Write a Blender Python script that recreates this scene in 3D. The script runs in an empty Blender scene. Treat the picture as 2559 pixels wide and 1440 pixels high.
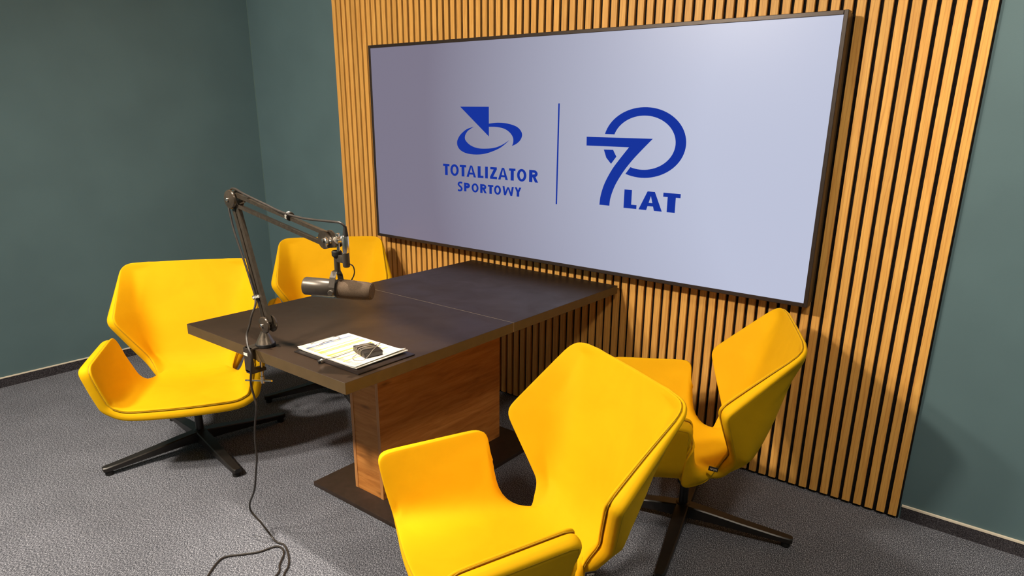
import bpy, bmesh, math, random
import numpy as np
from mathutils import Vector, Matrix

random.seed(7)
S = bpy.context.scene
COL = S.collection
PI = math.pi

# ------------------------------------------------------------------ helpers
def link(o, parent=None):
    COL.objects.link(o)
    if parent is not None:
        o.parent = parent
    return o

def mesh_obj(name, verts, faces, mat, parent=None, smooth=True, auto=None):
    me = bpy.data.meshes.new(name)
    me.from_pydata([tuple(v) for v in verts], [], faces)
    me.validate(); me.update()
    if mat: me.materials.append(mat)
    if smooth:
        me.polygons.foreach_set('use_smooth', [True] * len(me.polygons))
        if auto is not None:
            me.set_sharp_from_angle(angle=math.radians(auto))
    o = bpy.data.objects.new(name, me)
    return link(o, parent)

def empty(name, loc=(0, 0, 0), rz=0.0):
    o = bpy.data.objects.new(name, None)
    o.location = loc; o.rotation_euler = (0, 0, rz)
    o.empty_display_size = .1
    return link(o)

def tag(o, label=None, cat=None, group=None, kind=None):
    if label: o['label'] = label
    if cat: o['category'] = cat
    if group: o['group'] = group
    if kind: o['kind'] = kind
    return o

class MB:
    """collects simple shapes into one mesh"""
    def __init__(s): s.v = []; s.f = []
    def add(s, v, f):
        n = len(s.v); s.v += [tuple(p) for p in v]; s.f += [tuple(i + n for i in q) for q in f]
        return s
    def box(s, a, b, M=None):
        (x0, y0, z0), (x1, y1, z1) = a, b
        v = [(x0,y0,z0),(x1,y0,z0),(x1,y1,z0),(x0,y1,z0),(x0,y0,z1),(x1,y0,z1),(x1,y1,z1),(x0,y1,z1)]
        if M is not None: v = [tuple(M @ Vector(p)) for p in v]
        return s.add(v, [(0,3,2,1),(4,5,6,7),(0,1,5,4),(1,2,6,5),(2,3,7,6),(3,0,4,7)])
    def bbox(s, a, b, r=.003, seg=2, M=None):
        """box with bevelled edges"""
        bm = bmesh.new()
        bmesh.ops.create_cube(bm, size=1)
        a = Vector(a); b = Vector(b); c = (a + b) / 2; d = b - a
        for v in bm.verts:
            v.co = Vector((v.co.x*d.x + c.x, v.co.y*d.y + c.y, v.co.z*d.z + c.z))
        bmesh.ops.bevel(bm, geom=bm.edges[:], offset=r, segments=seg, profile=.5, affect='EDGES')
        if M is not None: bm.transform(M)
        bm.verts.index_update()
        s.add([v.co[:] for v in bm.verts], [tuple(v.index for v in f.verts) for f in bm.faces])
        bm.free(); return s
    def lathe(s, prof, M=None, n=32):
        """prof: list of (r, z); closed with caps"""
        v = []; f = []
        for r, z in prof:
            for k in range(n):
                a = 2*PI*k/n
                v.append(Vector((r*math.cos(a), r*math.sin(a), z)))
        for i in range(len(prof)-1):
            for k in range(n):
                k2 = (k+1) % n
                f.append((i*n+k, i*n+k2, (i+1)*n+k2, (i+1)*n+k))
        f.append(tuple(range(n-1, -1, -1)))
        m = (len(prof)-1)*n
        f.append(tuple(m+k for k in range(n)))
        if M is not None: v = [M @ p for p in v]
        return s.add(v, f)
    def bar(s, p, q, w, h, up=(0, 0, 1), w2=None, h2=None, r=0):
        p = Vector(p); q = Vector(q); d = (q-p).normalized()
        u = Vector(up); sx = d.cross(u).normalized(); uy = sx.cross(d).normalized()
        w2 = w if w2 is None else w2; h2 = h if h2 is None else h2
        v = []
        for c, ww, hh in ((p, w, h), (q, w2, h2)):
            for a, b in ((-1,-1),(1,-1),(1,1),(-1,1)):
                v.append(c + sx*a*ww/2 + uy*b*hh/2)
        f = [(0,1,2,3),(7,6,5,4),(0,4,5,1),(1,5,6,2),(2,6,7,3),(3,7,4,0)]
        return s.add(v, f)
    def tube(s, pts, r, n=10, closed=False, res=5):
        pts = [Vector(p) for p in pts]
        P = catmull(pts, res, closed) if res > 1 else pts
        m = len(P); up = Vector((0, 0, 1)); prev = None; v = []; f = []
        for i in range(m):
            a = P[(i-1) % m] if (closed or i > 0) else P[i]
            b = P[(i+1) % m] if (closed or i < m-1) else P[i]
            t = (b-a).normalized()
            if prev is None:
                x = t.cross(up)
                if x.length < .1: x = t.cross(Vector((1, 0, 0)))
            else:
                x = prev - t*prev.dot(t)
                if x.length < 1e-6: x = t.cross(up)
            x.normalize(); y = t.cross(x); prev = x
            rr = r(i/(m-1)) if callable(r) else r
            for k in range(n):
                c = 2*PI*k/n
                v.append(P[i] + x*math.cos(c)*rr + y*math.sin(c)*rr)
        for i in range(m if closed else m-1):
            j = (i+1) % m
            for k in range(n):
                k2 = (k+1) % n
                f.append((i*n+k, j*n+k, j*n+k2, i*n+k2))
        if not closed:
            f.append(tuple(range(n))); f.append(tuple((m-1)*n+k for k in range(n-1, -1, -1)))
        return s.add(v, f)
    def prism(s, poly, M, h0, h1):
        """poly in local xy, extruded h0..h1 along local z, placed with M"""
        n = len(poly)
        v = [M @ Vector((x, y, h0)) for x, y in poly] + [M @ Vector((x, y, h1)) for x, y in poly]
        f = [tuple(range(n-1, -1, -1)), tuple(range(n, 2*n))]
        for k in range(n):
            k2 = (k+1) % n
            f.append((k, k2, n+k2, n+k))
        return s.add(v, f)
    def build(s, name, mat, parent=None, smooth=True, auto=35):
        return mesh_obj(name, s.v, s.f, mat, parent, smooth, auto)

def catmull(P, res, closed=False):
    out = []; n = len(P)
    rng = n if closed else n-1
    for i in range(rng):
        p0 = P[(i-1) % n] if (closed or i > 0) else P[0]
        p1 = P[i]; p2 = P[(i+1) % n]
        p3 = P[(i+2) % n] if (closed or i+2 < n) else P[n-1]
        for k in range(res):
            t = k/res; t2 = t*t; t3 = t2*t
            out.append(.5*((2*p1) + (-p0+p2)*t + (2*p0-5*p1+4*p2-p3)*t2 + (-p0+3*p1-3*p2+p3)*t3))
    if not closed: out.append(P[-1])
    return out

def axisM(p, d):
    """matrix with local z along d, origin p"""
    d = Vector(d).normalized()
    return Matrix.Translation(Vector(p)) @ d.to_track_quat('Z', 'Y').to_matrix().to_4x4()

# ------------------------------------------------------------------ materials
def lin(c):
    return tuple(((x/255)/12.92 if x/255 <= .04045 else ((x/255+.055)/1.055)**2.4) for x in c) + (1,)

def mat(name, base, rough=.5, metal=0., spec=.5, sheen=0., coat=0.):
    m = bpy.data.materials.new(name); m.use_nodes = True
    b = m.node_tree.nodes['Principled BSDF']
    b.inputs['Base Color'].default_value = base
    b.inputs['Roughness'].default_value = rough
    b.inputs['Metallic'].default_value = metal
    b.inputs['Specular IOR Level'].default_value = spec
    b.inputs['Sheen Weight'].default_value = sheen
    b.inputs['Coat Weight'].default_value = coat
    return m

def nd(m, typ, **kw):
    n = m.node_tree.nodes.new(typ)
    for k, v in kw.items():
        if k.startswith('i_'): n.inputs[k[2:].replace('_', ' ')].default_value = v
        else: setattr(n, k, v)
    return n
def lk(m, a, b): m.node_tree.links.new(a, b)
def bsdf(m): return m.node_tree.nodes['Principled BSDF']

def noise_mix(m, c1, c2, scale, detail=3, stretch=(1, 1, 1), lo=.35, hi=.65, bump=0, rough=None, coord='Object', dist=0.):
    tc = nd(m, 'ShaderNodeTexCoord'); mp = nd(m, 'ShaderNodeMapping')
    mp.inputs['Scale'].default_value = stretch
    lk(m, tc.outputs[coord], mp.inputs['Vector'])
    n = nd(m, 'ShaderNodeTexNoise'); n.inputs['Scale'].default_value = scale; n.inputs['Detail'].default_value = detail
    n.inputs['Distortion'].default_value = dist
    lk(m, mp.outputs['Vector'], n.inputs['Vector'])
    r = nd(m, 'ShaderNodeValToRGB')
    r.color_ramp.elements[0].position = lo; r.color_ramp.elements[0].color = c1
    r.color_ramp.elements[1].position = hi; r.color_ramp.elements[1].color = c2
    lk(m, n.outputs['Fac'], r.inputs['Fac'])
    lk(m, r.outputs['Color'], bsdf(m).inputs['Base Color'])
    if bump:
        b = nd(m, 'ShaderNodeBump'); b.inputs['Strength'].default_value = bump; b.inputs['Distance'].default_value = .002
        lk(m, n.outputs['Fac'], b.inputs['Height']); lk(m, b.outputs['Normal'], bsdf(m).inputs['Normal'])
    return r, mp, n

# painted teal wall
M_wall = mat('teal_wall_paint', lin((86, 112, 112)), .55, spec=.3)
noise_mix(M_wall, lin((88, 112, 119)), lin((92, 117, 124)), 3, 2, bump=0)
tc = nd(M_wall, 'ShaderNodeTexCoord'); n2 = nd(M_wall, 'ShaderNodeTexNoise'); n2.inputs['Scale'].default_value = 260
lk(M_wall, tc.outputs['Object'], n2.inputs['Vector'])
bp = nd(M_wall, 'ShaderNodeBump'); bp.inputs['Strength'].default_value = .12; bp.inputs['Distance'].default_value = .001
lk(M_wall, n2.outputs['Fac'], bp.inputs['Height']); lk(M_wall, bp.outputs['Normal'], bsdf(M_wall).inputs['Normal'])
M_ceil = mat('white_ceiling', lin((225, 222, 214)), .8)
noise_mix(M_ceil, lin((222, 219, 211)), lin((228, 225, 217)), 20)

# carpet
def carpet(name, dark, mid, light, sc=330):
    m = mat(name, mid, .95, spec=.1)
    tc = nd(m, 'ShaderNodeTexCoord'); mp = nd(m, 'ShaderNodeMapping')
    mp.inputs['Scale'].default_value = (1, .55, 1); mp.inputs['Rotation'].default_value = (0, 0, .9)
    lk(m, tc.outputs['Object'], mp.inputs['Vector'])
    n = nd(m, 'ShaderNodeTexNoise'); n.inputs['Scale'].default_value = sc; n.inputs['Detail'].default_value = 2.5; n.inputs['Roughness'].default_value = .7
    lk(m, mp.outputs['Vector'], n.inputs['Vector'])
    n3 = nd(m, 'ShaderNodeTexNoise'); n3.inputs['Scale'].default_value = 5; n3.inputs['Detail'].default_value = 3
    lk(m, tc.outputs['Object'], n3.inputs['Vector'])
    r = nd(m, 'ShaderNodeValToRGB'); cr = r.color_ramp
    cr.elements[0].position = .34; cr.elements[0].color = dark
    cr.elements[1].position = .68; cr.elements[1].color = light
    e = cr.elements.new(.5); e.color = mid
    lk(m, n.outputs['Fac'], r.inputs['Fac'])
    mx = nd(m, 'ShaderNodeMix', data_type='RGBA', blend_type='MULTIPLY'); mx.inputs['Factor'].default_value = .35
    lk(m, r.outputs['Color'], mx.inputs['A']); lk(m, n3.outputs['Fac'], mx.inputs['B'])
    lk(m, mx.outputs['Result'], bsdf(m).inputs['Base Color'])
    b = nd(m, 'ShaderNodeBump'); b.inputs['Strength'].default_value = .7; b.inputs['Distance'].default_value = .003
    lk(m, n.outputs['Fac'], b.inputs['Height']); lk(m, b.outputs['Normal'], bsdf(m).inputs['Normal'])
    return m
M_carpet = carpet('grey_carpet', lin((42, 45, 52)), lin((96, 99, 110)), lin((208, 212, 226)))
M_carpet_dark = carpet('carpet_skirting', lin((38, 37, 42)), lin((66, 64, 70)), lin((105, 102, 108)), 300)
M_trim = mat('cream_trim', lin((232, 222, 204)), .5)
M_caulk = mat('corner_filler', lin((100, 125, 122)), .5)

# slats: oak veneer with a tone of its own on every slat
PITCH = .0432
M_slat = mat('oak_slat', lin((214, 158, 92)), .5, spec=.35)
m = M_slat
tc = nd(m, 'ShaderNodeTexCoord'); sep = nd(m, 'ShaderNodeSeparateXYZ'); lk(m, tc.outputs['Object'], sep.inputs['Vector'])
dv = nd(m, 'ShaderNodeMath', operation='DIVIDE'); dv.inputs[1].default_value = PITCH; lk(m, sep.outputs['X'], dv.inputs[0])
fl = nd(m, 'ShaderNodeMath', operation='FLOOR'); lk(m, dv.outputs[0], fl.inputs[0])
wn = nd(m, 'ShaderNodeTexWhiteNoise', noise_dimensions='1D'); lk(m, fl.outputs[0], wn.inputs['W'])
ad = nd(m, 'ShaderNodeVectorMath', operation='MULTIPLY_ADD'); lk(m, wn.outputs['Color'], ad.inputs[0]); ad.inputs[1].default_value = (9, 9, 9); lk(m, tc.outputs['Object'], ad.inputs[2])
mp = nd(m, 'ShaderNodeMapping'); mp.inputs['Scale'].default_value = (16, 16, 1.1); lk(m, ad.outputs[0], mp.inputs['Vector'])
no = nd(m, 'ShaderNodeTexNoise'); no.inputs['Scale'].default_value = 4.5; no.inputs['Detail'].default_value = 5; no.inputs['Distortion'].default_value = 1.2
lk(m, mp.outputs['Vector'], no.inputs['Vector'])
wv = nd(m, 'ShaderNodeTexWave', wave_type='BANDS', bands_direction='X'); wv.inputs['Scale'].default_value = 1.1; wv.inputs['Distortion'].default_value = 9; wv.inputs['Detail'].default_value = 3
mp2 = nd(m, 'ShaderNodeMapping'); mp2.inputs['Scale'].default_value = (22, 22, 2.2); lk(m, ad.outputs[0], mp2.inputs['Vector']); lk(m, mp2.outputs['Vector'], wv.inputs['Vector'])
r = nd(m, 'ShaderNodeValToRGB'); cr = r.color_ramp
cr.elements[0].position = .3; cr.elements[0].color = lin((222, 160, 78)); cr.elements[1].position = .7; cr.elements[1].color = lin((242, 186, 98))
lk(m, no.outputs['Fac'], r.inputs['Fac'])
mx = nd(m, 'ShaderNodeMix', data_type='RGBA', blend_type='MIX'); lk(m, r.outputs['Color'], mx.inputs['A']); mx.inputs['B'].default_value = lin((196, 130, 64))
rp = nd(m, 'ShaderNodeMapRange'); rp.inputs['From Min'].default_value = .0; rp.inputs['From Max'].default_value = .16; rp.inputs['To Min'].default_value = .45; rp.inputs['To Max'].default_value = 0
lk(m, wv.outputs['Fac'], rp.inputs['Value']); lk(m, rp.outputs['Result'], mx.inputs['Factor'])
hv = nd(m, 'ShaderNodeHueSaturation'); lk(m, mx.outputs['Result'], hv.inputs['Color'])
mr = nd(m, 'ShaderNodeMapRange'); mr.inputs['To Min'].default_value = .9; mr.inputs['To Max'].default_value = 1.06; lk(m, wn.outputs['Value'], mr.inputs['Value']); lk(m, mr.outputs['Result'], hv.inputs['Value'])
lk(m, hv.outputs['Color'], bsdf(m).inputs['Base Color'])
M_felt = mat('black_felt', lin((26, 23, 23)), .95, spec=.1)
noise_mix(M_felt, lin((20, 18, 18)), lin((32, 29, 29)), 200)

# oak decor of the pedestal: grain running across, with knots
M_oak = mat('oak_decor', lin((190, 128, 70)), .5, spec=.3)
m = M_oak
tc = nd(m, 'ShaderNodeTexCoord'); mp = nd(m, 'ShaderNodeMapping'); mp.inputs['Scale'].default_value = (1.6, 1.6, 15); mp.inputs['Rotation'].default_value = (.10, .12, 0)
lk(m, tc.outputs['Object'], mp.inputs['Vector'])
no = nd(m, 'ShaderNodeTexNoise'); no.inputs['Scale'].default_value = 3.2; no.inputs['Detail'].default_value = 7; no.inputs['Roughness'].default_value = .62; no.inputs['Distortion'].default_value = .6
lk(m, mp.outputs['Vector'], no.inputs['Vector'])
r = nd(m, 'ShaderNodeValToRGB'); cr = r.color_ramp
cr.elements[0].position = .28; cr.elements[0].color = lin((170, 104, 46)); cr.elements[1].position = .72; cr.elements[1].color = lin((214, 148, 78))
e = cr.elements.new(.5); e.color = lin((197, 128, 62))
lk(m, no.outputs['Fac'], r.inputs['Fac'])
mp2 = nd(m, 'ShaderNodeMapping'); mp2.inputs['Scale'].default_value = (4.2, 4.2, 15); mp2.inputs['Rotation'].default_value = (.10, .12, 0); lk(m, tc.outputs['Object'], mp2.inputs['Vector'])
vo = nd(m, 'ShaderNodeTexVoronoi'); vo.inputs['Scale'].default_value = 1.0; lk(m, mp2.outputs['Vector'], vo.inputs['Vector'])
rk = nd(m, 'ShaderNodeMapRange'); rk.inputs['From Min'].default_value = .02; rk.inputs['From Max'].default_value = .17; rk.inputs['To Min'].default_value = .6; rk.inputs['To Max'].default_value = 0
lk(m, vo.outputs['Distance'], rk.inputs['Value'])
mx = nd(m, 'ShaderNodeMix', data_type='RGBA'); lk(m, rk.outputs['Result'], mx.inputs['Factor']); lk(m, r.outputs['Color'], mx.inputs['A']); mx.inputs['B'].default_value = lin((74, 40, 20))
lk(m, mx.outputs['Result'], bsdf(m).inputs['Base Color'])
M_oak_edge = mat('oak_edge_band', lin((200, 138, 80)), .5)
noise_mix(M_oak_edge, lin((186, 124, 70)), lin((208, 148, 90)), 6, 4, (12, 12, 1))

# table laminate
M_lam = mat('dark_laminate', lin((62, 54, 47)), .4, spec=.38)
rr, mp, no = noise_mix(M_lam, lin((46, 35, 27)), lin((53, 41, 32)), 4, 6, lo=.35, hi=.7)
n4 = nd(M_lam, 'ShaderNodeTexNoise'); n4.inputs['Scale'].default_value = 7; n4.inputs['Detail'].default_value = 8; n4.inputs['Distortion'].default_value = .6
lk(M_lam, mp.outputs['Vector'], n4.inputs['Vector'])
mr = nd(M_lam, 'ShaderNodeMapRange'); mr.inputs['From Min'].default_value = .3; mr.inputs['From Max'].default_value = .75; mr.inputs['To Min'].default_value = .30; mr.inputs['To Max'].default_value = .44
lk(M_lam, n4.outputs['Fac'], mr.inputs['Value']); lk(M_lam, mr.outputs['Result'], bsdf(M_lam).inputs['Roughness'])
M_lam_edge = mat('laminate_edge', lin((96, 82, 60)), .5, spec=.4)
noise_mix(M_lam_edge, lin((82, 66, 42)), lin((88, 71, 46)), 30)
M_seam = mat('joint_edge', lin((150, 138, 120)), .4)

# velvet upholstery
def velvet(name, c1, c2):
    m = mat(name, c1, .75, spec=.12, sheen=.15)
    bsdf(m).inputs['Sheen Tint'].default_value = lin((255, 214, 60)); bsdf(m).inputs['Sheen Roughness'].default_value = .4
    rr, mp, no = noise_mix(m, c1, c2, 5.5, 4, lo=.38, hi=.62, dist=.8)
    n5 = nd(m, 'ShaderNodeTexNoise'); n5.inputs['Scale'].default_value = 14; n5.inputs['Detail'].default_value = 3
    lk(m, mp.outputs['Vector'], n5.inputs['Vector'])
    b = nd(m, 'ShaderNodeBump'); b.inputs['Strength'].default_value = .12; b.inputs['Distance'].default_value = .01
    lk(m, n5.outputs['Fac'], b.inputs['Height']); lk(m, b.outputs['Normal'], bsdf(m).inputs['Normal'])
    return m
M_yel = velvet('yellow_velvet', (.82, .455, .003, 1), (.86, .483, .004, 1))
M_yel2 = velvet('yellow_velvet_shell', (.79, .425, .003, 1), (.84, .456, .004, 1))
M_seamy = mat('yellow_stitching', (.50, .30, .004, 1), .8)
M_blk = mat('black_powder_coat', lin((30, 26, 25)), .38, spec=.5)
noise_mix(M_blk, lin((28, 24, 23)), lin((34, 30, 28)), 60)
M_plate = mat('brown_black_plate', lin((50, 38, 31)), .45, spec=.4)
noise_mix(M_plate, lin((47, 36, 29)), lin((54, 41, 34)), 40)
M_rub = mat('black_rubber', lin((18, 17, 17)), .7)
M_tag = mat('woven_tag', lin((28, 24, 22)), .7)
M_tagw = mat('tag_thread', lin((190, 182, 170)), .7)

M_bez = mat('dark_metal_bezel', lin((58, 48, 43)), .38, metal=.35, spec=.5)
noise_mix(M_bez, lin((56, 46, 41)), lin((60, 50, 45)), 80)
M_back = mat('black_plastic', lin((16, 15, 15)), .5)
M_boom = mat('satin_black_metal', lin((62, 55, 48)), .24, metal=.4, spec=.6)
noise_mix(M_boom, lin((66, 58, 50)), lin((76, 67, 58)), 90)
M_micb = mat('dark_grey_enamel', lin((70, 64, 58)), .35, metal=.3, spec=.5)
noise_mix(M_micb, lin((67, 61, 55)), lin((73, 67, 61)), 120)
M_foam = mat('grey_foam', lin((62, 54, 48)), .95, spec=.1)
rr, mp, no = noise_mix(M_foam, lin((74, 62, 52)), lin((100, 85, 71)), 900, 2, bump=.3)
M_chr = mat('chrome', lin((225, 220, 212)), .24, metal=1.)
noise_mix(M_chr, lin((222, 217, 209)), lin((228, 223, 215)), 50)
M_cable = mat('cable_rubber', lin((42, 37, 34)), .45, spec=.5)
noise_mix(M_cable, lin((38, 33, 30)), lin((46, 41, 38)), 80)
M_cable_l = mat('grey_wire', lin((120, 112, 100)), .5)
M_strap = mat('strap_fabric', lin((52, 47, 42)), .7)
M_white = mat('white_print', lin((225, 220, 210)), .6)
M_cone = mat('brushed_dark_steel', lin((120, 110, 98)), .33, metal=.8)
noise_mix(M_cone, lin((112, 102, 92)), lin((126, 116, 104)), 40, 3, (6, 6, .3))
M_board = mat('black_clipboard', lin((34, 28, 27)), .3, spec=.5)
noise_mix(M_board, lin((30, 25, 24)), lin((38, 31, 30)), 20)
M_pack = mat('transmitter_plastic', lin((38, 33, 31)), .42)
noise_mix(M_pack, lin((34, 30, 28)), lin((42, 37, 35)), 70)
M_paper_b = mat('white_paper', lin((235, 232, 222)), .7)

# printed page: rows of type with yellow, pink and grey highlighting
M_page = mat('printed_schedule', lin((235, 232, 222)), .7)
m = M_page
tc = nd(m, 'ShaderNodeTexCoord'); sep = nd(m, 'ShaderNodeSeparateXYZ'); lk(m, tc.outputs['Generated'], sep.inputs['Vector'])
ROWS = 46
rx = nd(m, 'ShaderNodeMath', operation='MULTIPLY'); rx.inputs[1].default_value = ROWS; lk(m, sep.outputs['X'], rx.inputs[0])
rf = nd(m, 'ShaderNodeMath', operation='FLOOR'); lk(m, rx.outputs[0], rf.inputs[0])
fr = nd(m, 'ShaderNodeMath', operation='FRACT'); lk(m, rx.outputs[0], fr.inputs[0])
wn = nd(m, 'ShaderNodeTexWhiteNoise', noise_dimensions='1D'); lk(m, rf.outputs[0], wn.inputs['W'])
r = nd(m, 'ShaderNodeValToRGB'); r.color_ramp.interpolation = 'CONSTANT'
for i, (p, c) in enumerate([(0, (240, 236, 226)), (.30, (236, 226, 96)), (.50, (238, 214, 206)), (.68, (243, 240, 230)), (.84, (196, 198, 208)), (.92, (240, 232, 150))]):
    if i < 2:
        e = r.color_ramp.elements[i]; e.position = p
    else: e = r.color_ramp.elements.new(p)
    e.color = lin(c)
lk(m, wn.outputs['Value'], r.inputs['Fac'])
# type: fine noise stretched within each row
cmb = nd(m, 'ShaderNodeCombineXYZ'); lk(m, rf.outputs[0], cmb.inputs['X']); 
my = nd(m, 'ShaderNodeMath', operation='MULTIPLY'); my.inputs[1].default_value = 70; lk(m, sep.outputs['Y'], my.inputs[0]); lk(m, my.outputs[0], cmb.inputs['Y'])
nt = nd(m, 'ShaderNodeTexNoise'); nt.inputs['Scale'].default_value = 1.3; nt.inputs['Detail'].default_value = 1; lk(m, cmb.outputs[0], nt.inputs['Vector'])
g1 = nd(m, 'ShaderNodeMath', operation='GREATER_THAN'); g1.inputs[1].default_value = .5; lk(m, nt.outputs['Fac'], g1.inputs[0])
g2 = nd(m, 'ShaderNodeMath', operation='GREATER_THAN'); g2.inputs[1].default_value = .35; lk(m, fr.outputs[0], g2.inputs[0])
g3 = nd(m, 'ShaderNodeMath', operation='LESS_THAN'); g3.inputs[1].default_value = .7; lk(m, fr.outputs[0], g3.inputs[0])
a1 = nd(m, 'ShaderNodeMath', operation='MULTIPLY'); lk(m, g1.outputs[0], a1.inputs[0]); lk(m, g2.outputs[0], a1.inputs[1])
a2 = nd(m, 'ShaderNodeMath', operation='MULTIPLY'); lk(m, a1.outputs[0], a2.inputs[0]); lk(m, g3.outputs[0], a2.inputs[1])
a3 = nd(m, 'ShaderNodeMath', operation='MULTIPLY'); a3.inputs[1].default_value = .55; lk(m, a2.outputs[0], a3.inputs[0])
mx = nd(m, 'ShaderNodeMix', data_type='RGBA'); lk(m, a3.outputs[0], mx.inputs['Factor']); lk(m, r.outputs['Color'], mx.inputs['A']); mx.inputs['B'].default_value = lin((90, 86, 86))
# heading band and page margins
hb1 = nd(m, 'ShaderNodeMath', operation='COMPARE'); hb1.inputs[1].default_value = .105; hb1.inputs[2].default_value = .016; lk(m, sep.outputs['X'], hb1.inputs[0])
mx2 = nd(m, 'ShaderNodeMix', data_type='RGBA'); lk(m, hb1.outputs[0], mx2.inputs['Factor']); lk(m, mx.outputs['Result'], mx2.inputs['A']); mx2.inputs['B'].default_value = lin((120, 132, 160))
def outside(sock, lo, hi):
    c = nd(m, 'ShaderNodeMath', operation='COMPARE'); c.inputs[1].default_value = (lo+hi)/2; c.inputs[2].default_value = (hi-lo)/2
    lk(m, sock, c.inputs[0]); return c.outputs[0]
ix = outside(sep.outputs['X'], .085, .95); iy = outside(sep.outputs['Y'], .06, .94)
im = nd(m, 'ShaderNodeMath', operation='MULTIPLY'); lk(m, ix, im.inputs[0]); lk(m, iy, im.inputs[1])
mx3 = nd(m, 'ShaderNodeMix', data_type='RGBA'); lk(m, im.outputs[0], mx3.inputs['Factor']); mx3.inputs['A'].default_value = lin((238, 235, 225)); lk(m, mx2.outputs['Result'], mx3.inputs['B'])
lk(m, mx3.outputs['Result'], bsdf(m).inputs['Base Color'])

def emis(name, col, strength, coatr=.35):
    m = bpy.data.materials.new(name); m.use_nodes = True
    b = bsdf(m)
    b.inputs['Base Color'].default_value = (.012, .012, .014, 1)
    b.inputs['Roughness'].default_value = coatr
    b.inputs['Specular IOR Level'].default_value = .25
    b.inputs['Emission Color'].default_value = col
    b.inputs['Emission Strength'].default_value = strength
    return m
# the backlight of an LCD panel loses brightness at a slant
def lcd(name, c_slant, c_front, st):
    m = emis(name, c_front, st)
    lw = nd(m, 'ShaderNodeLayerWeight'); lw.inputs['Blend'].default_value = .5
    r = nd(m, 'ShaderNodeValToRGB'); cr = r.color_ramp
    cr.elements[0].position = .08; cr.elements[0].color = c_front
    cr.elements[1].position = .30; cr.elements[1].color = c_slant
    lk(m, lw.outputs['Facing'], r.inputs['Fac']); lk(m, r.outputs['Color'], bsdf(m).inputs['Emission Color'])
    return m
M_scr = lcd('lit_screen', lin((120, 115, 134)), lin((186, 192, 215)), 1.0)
M_logo = emis('blue_print_on_screen', lin((24, 52, 154)), 1.0)
bsdf(M_logo).inputs['Base Color'].default_value = (0, 0, 0, 1); bsdf(M_logo).inputs['Specular IOR Level'].default_value = 0
M_lamp = emis('lamp_diffuser', (1, .82, .6, 1), 6.0)

# ------------------------------------------------------------------ room
GX = -.9163; WY = .025; CZ = 2.75; RX = 5.2; FY = -5.2
def struct(name, mb, m, smooth=False):
    o = mb.build(name, m, None, smooth); o['kind'] = 'structure'; return o
T = .1
struct('floor', MB().box((GX-T, FY-T, -T), (RX+T, WY+T, 0)), M_carpet)
struct('ceiling', MB().box((GX-T, FY-T, CZ), (RX+T, WY+T, CZ+T)), M_ceil)
struct('wall_back', MB().box((GX-T, WY, 0), (RX+T, WY+T, CZ)), M_wall)
struct('wall_left', MB().box((GX-T, FY, 0), (GX, WY, CZ)), M_wall)
struct('wall_right', MB().box((RX, FY, 0), (RX+T, WY, CZ)), M_wall)
struct('wall_front', MB().box((GX-T, FY-T, 0), (RX+T, FY, CZ)), M_wall)
PX1 = 77*PITCH
HB = .052
struct('baseboard_left', MB().box((GX, FY, 0), (GX+.006, WY-.006, HB)), M_carpet_dark)
struct('baseboard_back', MB().box((PX1+.006, WY-.006, 0), (RX, WY, HB)), M_carpet_dark)
struct('trim_1', MB().bbox((GX, FY, HB), (GX+.008, WY-.008, HB+.007), .001), M_trim)
struct('trim_2', MB().bbox((PX1+.004, WY-.008, HB), (RX, WY, HB+.009), .001), M_trim)
struct('baseboard_corner', MB().box((GX+.006, WY-.006, 0), (-.004, WY, HB)), M_carpet_dark)
struct('trim_3', MB().bbox((GX+.008, WY-.008, HB), (-.004, WY, HB+.007), .001), M_trim)
struct('trim_4', MB().box((GX, WY-.0025, HB+.008), (GX+.0025, WY, CZ)), M_caulk)

# ------------------------------------------------------------------ slatted acoustic panel
panel = empty('acoustic_slat_panel', (0, 0, 0))
tag(panel, 'tall oak slat wall panel on black felt behind the big screen', 'wall panel')
fb = MB().box((.001, .0125, .006), (PX1-.001, WY-.0005, CZ-.001))
fb.build('felt_backing', M_felt, panel, False)
sl = MB()
for k in range(77):
    sl.bbox((k*PITCH+.007, 0, .013), ((k+1)*PITCH-.007, .0135, CZ-.003), .0009, 1)
sl.build('oak_slats', M_slat, panel, True, 30)

# ------------------------------------------------------------------ screen
TX, TZ, TW, TH, TY = .4251, .8251, 2.4574, 1.0253, -.08
tv = empty('wall_display', (TX+TW/2, -.06, TZ))
tag(tv, 'very wide lit display screen showing blue logos, mounted on the slat panel', 'display screen')
def P_tv(o): # keep geometry in world metres under the empty
    o.matrix_parent_inverse = Matrix.Translation((-(TX+TW/2), .06, -TZ)); return o
bz = MB(); bw = .0155
for a, b in (((TX-bw, TY-.004, TZ-bw), (TX, -.045, TZ+TH+bw)), ((TX+TW, TY-.004, TZ-bw), (TX+TW+bw, -.045, TZ+TH+bw)),
             ((TX, TY-.004, TZ-bw), (TX+TW, -.045, TZ)), ((TX, TY-.004, TZ+TH), (TX+TW, -.045, TZ+TH+bw))):
    bz.bbox(a, b, .0015, 1)
P_tv(bz.build('bezel', M_bez, tv))
P_tv(MB().box((TX-bw+.012, -.046, TZ-bw+.012), (TX+TW+bw-.002, -.012, TZ+TH+bw-.006)).build('rear_housing', M_back, tv, False))
P_tv(MB().box((TX+.5, -.013, TZ+.25), (TX+TW-.5, -.0005, TZ+.33)).box((TX+.5, -.013, TZ+.7), (TX+TW-.5, -.0005, TZ+.78)).build('wall_bracket', M_back, tv, False))
scr = P_tv(MB().box((TX, TY, TZ), (TX+TW, -.05, TZ+TH)).build('screen_panel', M_scr, tv, False))

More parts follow.
